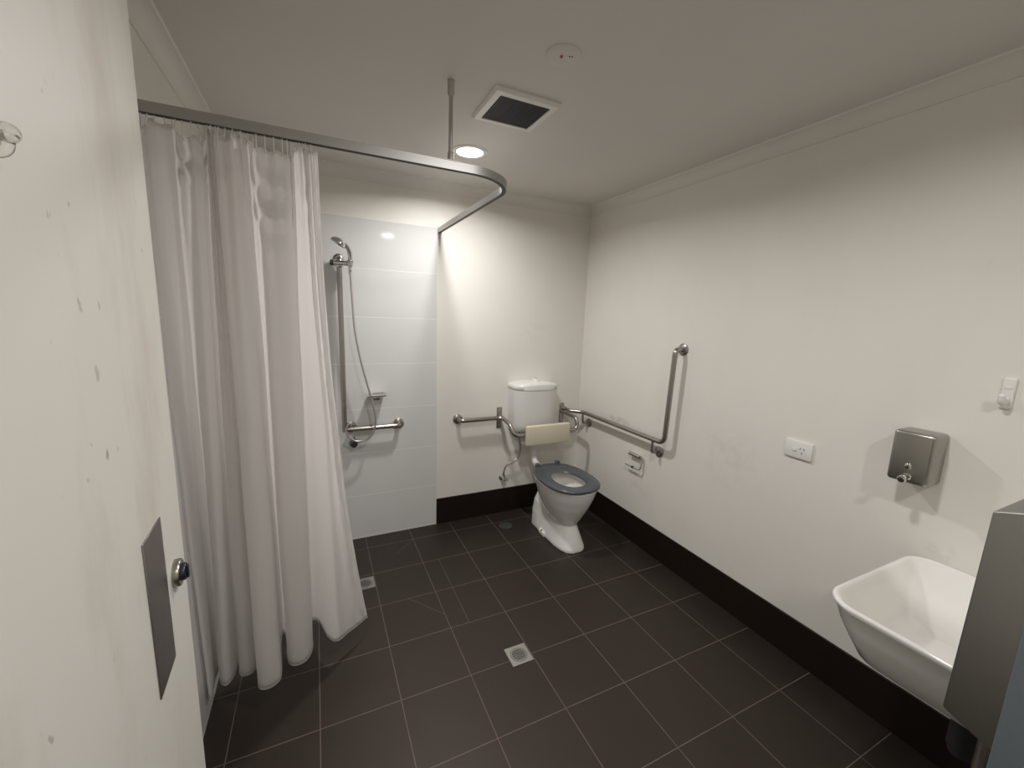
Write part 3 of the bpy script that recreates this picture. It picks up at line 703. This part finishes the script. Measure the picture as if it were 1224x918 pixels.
# ------------------------------------------------------------------ soap dispenser
so = thing('soap_dispenser', 'square brushed steel soap dispenser on the right wall above the basin', 'soap dispenser', (XR, -2.02, 1.11))
mb = MB(); mb.box((XR - 0.104, -2.077, 1.020), (XR + 0.002, -1.962, 1.206), 0.012, 4); mb.build('case', M['brushed'], so)
lk = MB().lathe((XR - 0.1035, -2.020, 1.083), (-1, 0, 0), [(0, 0.0105), (0.003, 0.0105), (0.005, 0.008)], 20).build('lock', M['chrome'], so)
MB().box((XR - 0.1092, -2.0215, 1.078), (XR - 0.1082, -2.0185, 1.088)).build('keyhole', M['black'], lk)
nz = MB().lathe((XR - 0.1035, -2.022, 1.046), (-1, 0, 0), [(0, 0.0125), (0.004, 0.0125), (0.007, 0.0095), (0.024, 0.0085)], 20).build('nozzle', M['chrome'], so)
MB().lathe((XR - 0.126, -2.022, 1.045), (-1, 0, -0.25), [(0, 0.0115), (0.004, 0.0125), (0.020, 0.0125), (0.023, 0.010)], 20).build('push_button', M['chrome'], nz)

# ------------------------------------------------------------------ basin
ba = thing('wash_basin', 'white wall-hung basin with a soft square rim', 'basin', (XR, -2.30, 0.54))
ZR = 0.742
def bring(x0_, x1_, y0_, y1_, z, r, n=8, bow=0.0):
    pts_ = []
    cx_, cy_, hx, hy = (x0_ + x1_) / 2, (y0_ + y1_) / 2, (x1_ - x0_) / 2, (y1_ - y0_) / 2
    for a_, b_ in rrect(cx_, cy_, hx, hy, r, n):
        if a_ < cx_: a_ -= bow * (1 - ((b_ - cy_) / hy) ** 2) * ((cx_ - a_) / hx)
        pts_.append(Vector((a_, b_, z)))
    return pts_
YA0, YA1 = -2.535, -2.045
R_ = lambda x0_, da, db, z, r, bow, dx=0.001: bring(x0_, XR - dx, YA0 + da, YA1 - db, z, r, bow=bow)
rings = [R_(1.285, 0.15, 0.150, 0.541, 0.07, 0.006), R_(1.235, 0.105, 0.098, 0.549, 0.085, 0.012), R_(1.200, 0.060, 0.058, 0.575, 0.085, 0.018), R_(1.1795, 0.034, 0.0385, 0.625, 0.083, 0.022), R_(1.1635, 0.014, 0.0175, 0.678, 0.079, 0.026),
         R_(1.154, 0.005, 0.006, 0.724, 0.075, 0.028), R_(1.148, 0, 0, 0.737, 0.075, 0.03), R_(1.151, 0.003, 0.003, 0.743, 0.074, 0.03, 0.002), R_(1.160, 0.011, 0.011, 0.744, 0.070, 0.03, 0.008),
         R_(1.168, 0.018, 0.019, 0.738, 0.066, 0.03, 0.014), R_(1.182, 0.030, 0.034, 0.710, 0.064, 0.026, 0.040), R_(1.212, 0.056, 0.058, 0.660, 0.056, 0.02, 0.125), R_(1.262, 0.085, 0.082, 0.622, 0.040, 0.01, 0.190), R_(1.285, 0.092, 0.088, 0.612, 0.034, 0.008, 0.206), R_(1.400, 0.14, 0.14, 0.588, 0.020, 0.002, 0.224), R_(1.430, 0.16, 0.17, 0.586, 0.010, 0.0, 0.240)]
MB().grid_rings(rings).build('bowl', M['porcelain'], ba, angle=75)
MB().lathe((1.452, -2.33, 0.5862), (0, 0, 1), [(0, 0.024), (0.003, 0.023), (0.0035, 0.012)], 24).build('waste_ring', M['chrome'], ba)
tp = thing('bottle_trap', 'chrome and dark grey waste trap hanging under the basin', 'waste trap', (1.45, -2.33, 0.45))
MB().tube([(1.45, -2.375, 0.545), (1.45, -2.375, 0.300)], 0.026, 24).build('trap_tube', M['chrome'], tp)
MB().lathe((1.50, -2.315, 0.542), (0, 0, -1), [(0, 0.034), (0.25, 0.034), (0.275, 0.026), (0.285, 0.010)], 28).build('trap_cup', M['dark'], tp)
MB().tube([(1.50, -2.315, 0.42), (XR, -2.315, 0.42)], 0.018, 16).build('outlet_pipe', M['dark'], tp)

# ------------------------------------------------------------------ steel dispenser beside the doorway
pd = thing('steel_cabinet', 'grey sheet steel cabinet standing in front of the basin at the right', 'cabinet', (0.95, -2.60, 0))
x_ = 0.80
side = [(x_, -2.66, 1.336), (x_, -2.427, 1.255), (x_, -2.423, 0.853), (x_, -2.492, 0.826), (x_, -2.66, 0.809)]
MB().prism(side, (0.29, 0, 0), 0.0032, 3).build('case', M['panel'], pd, angle=30)
MB().box((x_ - 0.004, -2.70, 0.0), (x_ + 0.294, -2.490, 1.42), 0.006, 3).build('cabinet_body', M['blue_grey'], pd)['label'] = 'blue grey painted upright behind the steel case'
MB().prism([(x_ + 0.06, -2.4225, 0.93), (x_ + 0.23, -2.4225, 0.93), (x_ + 0.23, -2.4225, 1.17), (x_ + 0.06, -2.4225, 1.17)], (0, 0.002, 0), 0.0008, 1).build('front_flap', M['brushed'], pd)
MB().lathe((x_ + 0.145, -2.4225, 1.21), (0, 1, 0), [(0, 0.010), (0.004, 0.009)], 18).build('lock', M['chrome'], pd)

# ------------------------------------------------------------------ lights
def area(name, loc, size, power, color, spread=PI, rot=(0, 0, 0)):
    l = bpy.data.lights.new(name, 'AREA'); l.shape = 'DISK'; l.size = size; l.energy = power; l.color = color; l.spread = spread
    o = bpy.data.objects.new(name, l); o.location = loc; o.rotation_euler = rot; COL.objects.link(o); return o
WARM = (1.0, 0.985, 0.985)
for y_, e_ in ((-0.462, 14.8), (-1.96, 11.2), (-3.24, 11.6)):
    area('downlight_beam', (0.512, y_, H - 0.012), 0.13, e_, WARM, math.radians(163))
wd = bpy.data.worlds.new('room world'); SC.world = wd; wd.use_nodes = True
wd.node_tree.nodes['Background'].inputs[0].default_value = (0.5, 0.5, 0.5, 1); wd.node_tree.nodes['Background'].inputs[1].default_value = 0.02

# ------------------------------------------------------------------ camera
cam = bpy.data.cameras.new('camera'); co_ = bpy.data.objects.new('camera', cam); COL.objects.link(co_)
cam.sensor_fit = 'HORIZONTAL'; cam.sensor_width = 36.0; cam.lens = 491.974 / 1224 * 36.0; cam.clip_start = 0.01
yaw, pitch, roll = math.radians(-25.5782), math.radians(-9.5045), math.radians(1.9645)
fw = Vector((-math.sin(yaw) * math.cos(pitch), math.cos(yaw) * math.cos(pitch), math.sin(pitch)))
r0 = Vector((math.cos(yaw), math.sin(yaw), 0)); u0 = r0.cross(fw)
rr = r0 * math.cos(roll) + u0 * math.sin(roll); uu = -r0 * math.sin(roll) + u0 * math.cos(roll)
co_.matrix_world = Matrix(((rr.x, uu.x, -fw.x, -0.255), (rr.y, uu.y, -fw.y, -2.672), (rr.z, uu.z, -fw.z, 1.564), (0, 0, 0, 1)))
SC.camera = co_

SC.view_settings.view_transform = 'Standard'; SC.view_settings.look = 'None'
SC.view_settings.exposure = 0.0; SC.view_settings.gamma = 1.0; SC.view_settings.use_curve_mapping = False
SC.cycles.max_bounces = 10; SC.cycles.diffuse_bounces = 6; SC.cycles.glossy_bounces = 5; SC.cycles.transmission_bounces = 8
SC.cycles.use_denoising = True
SC.cycles.sample_clamp_indirect = 4.0
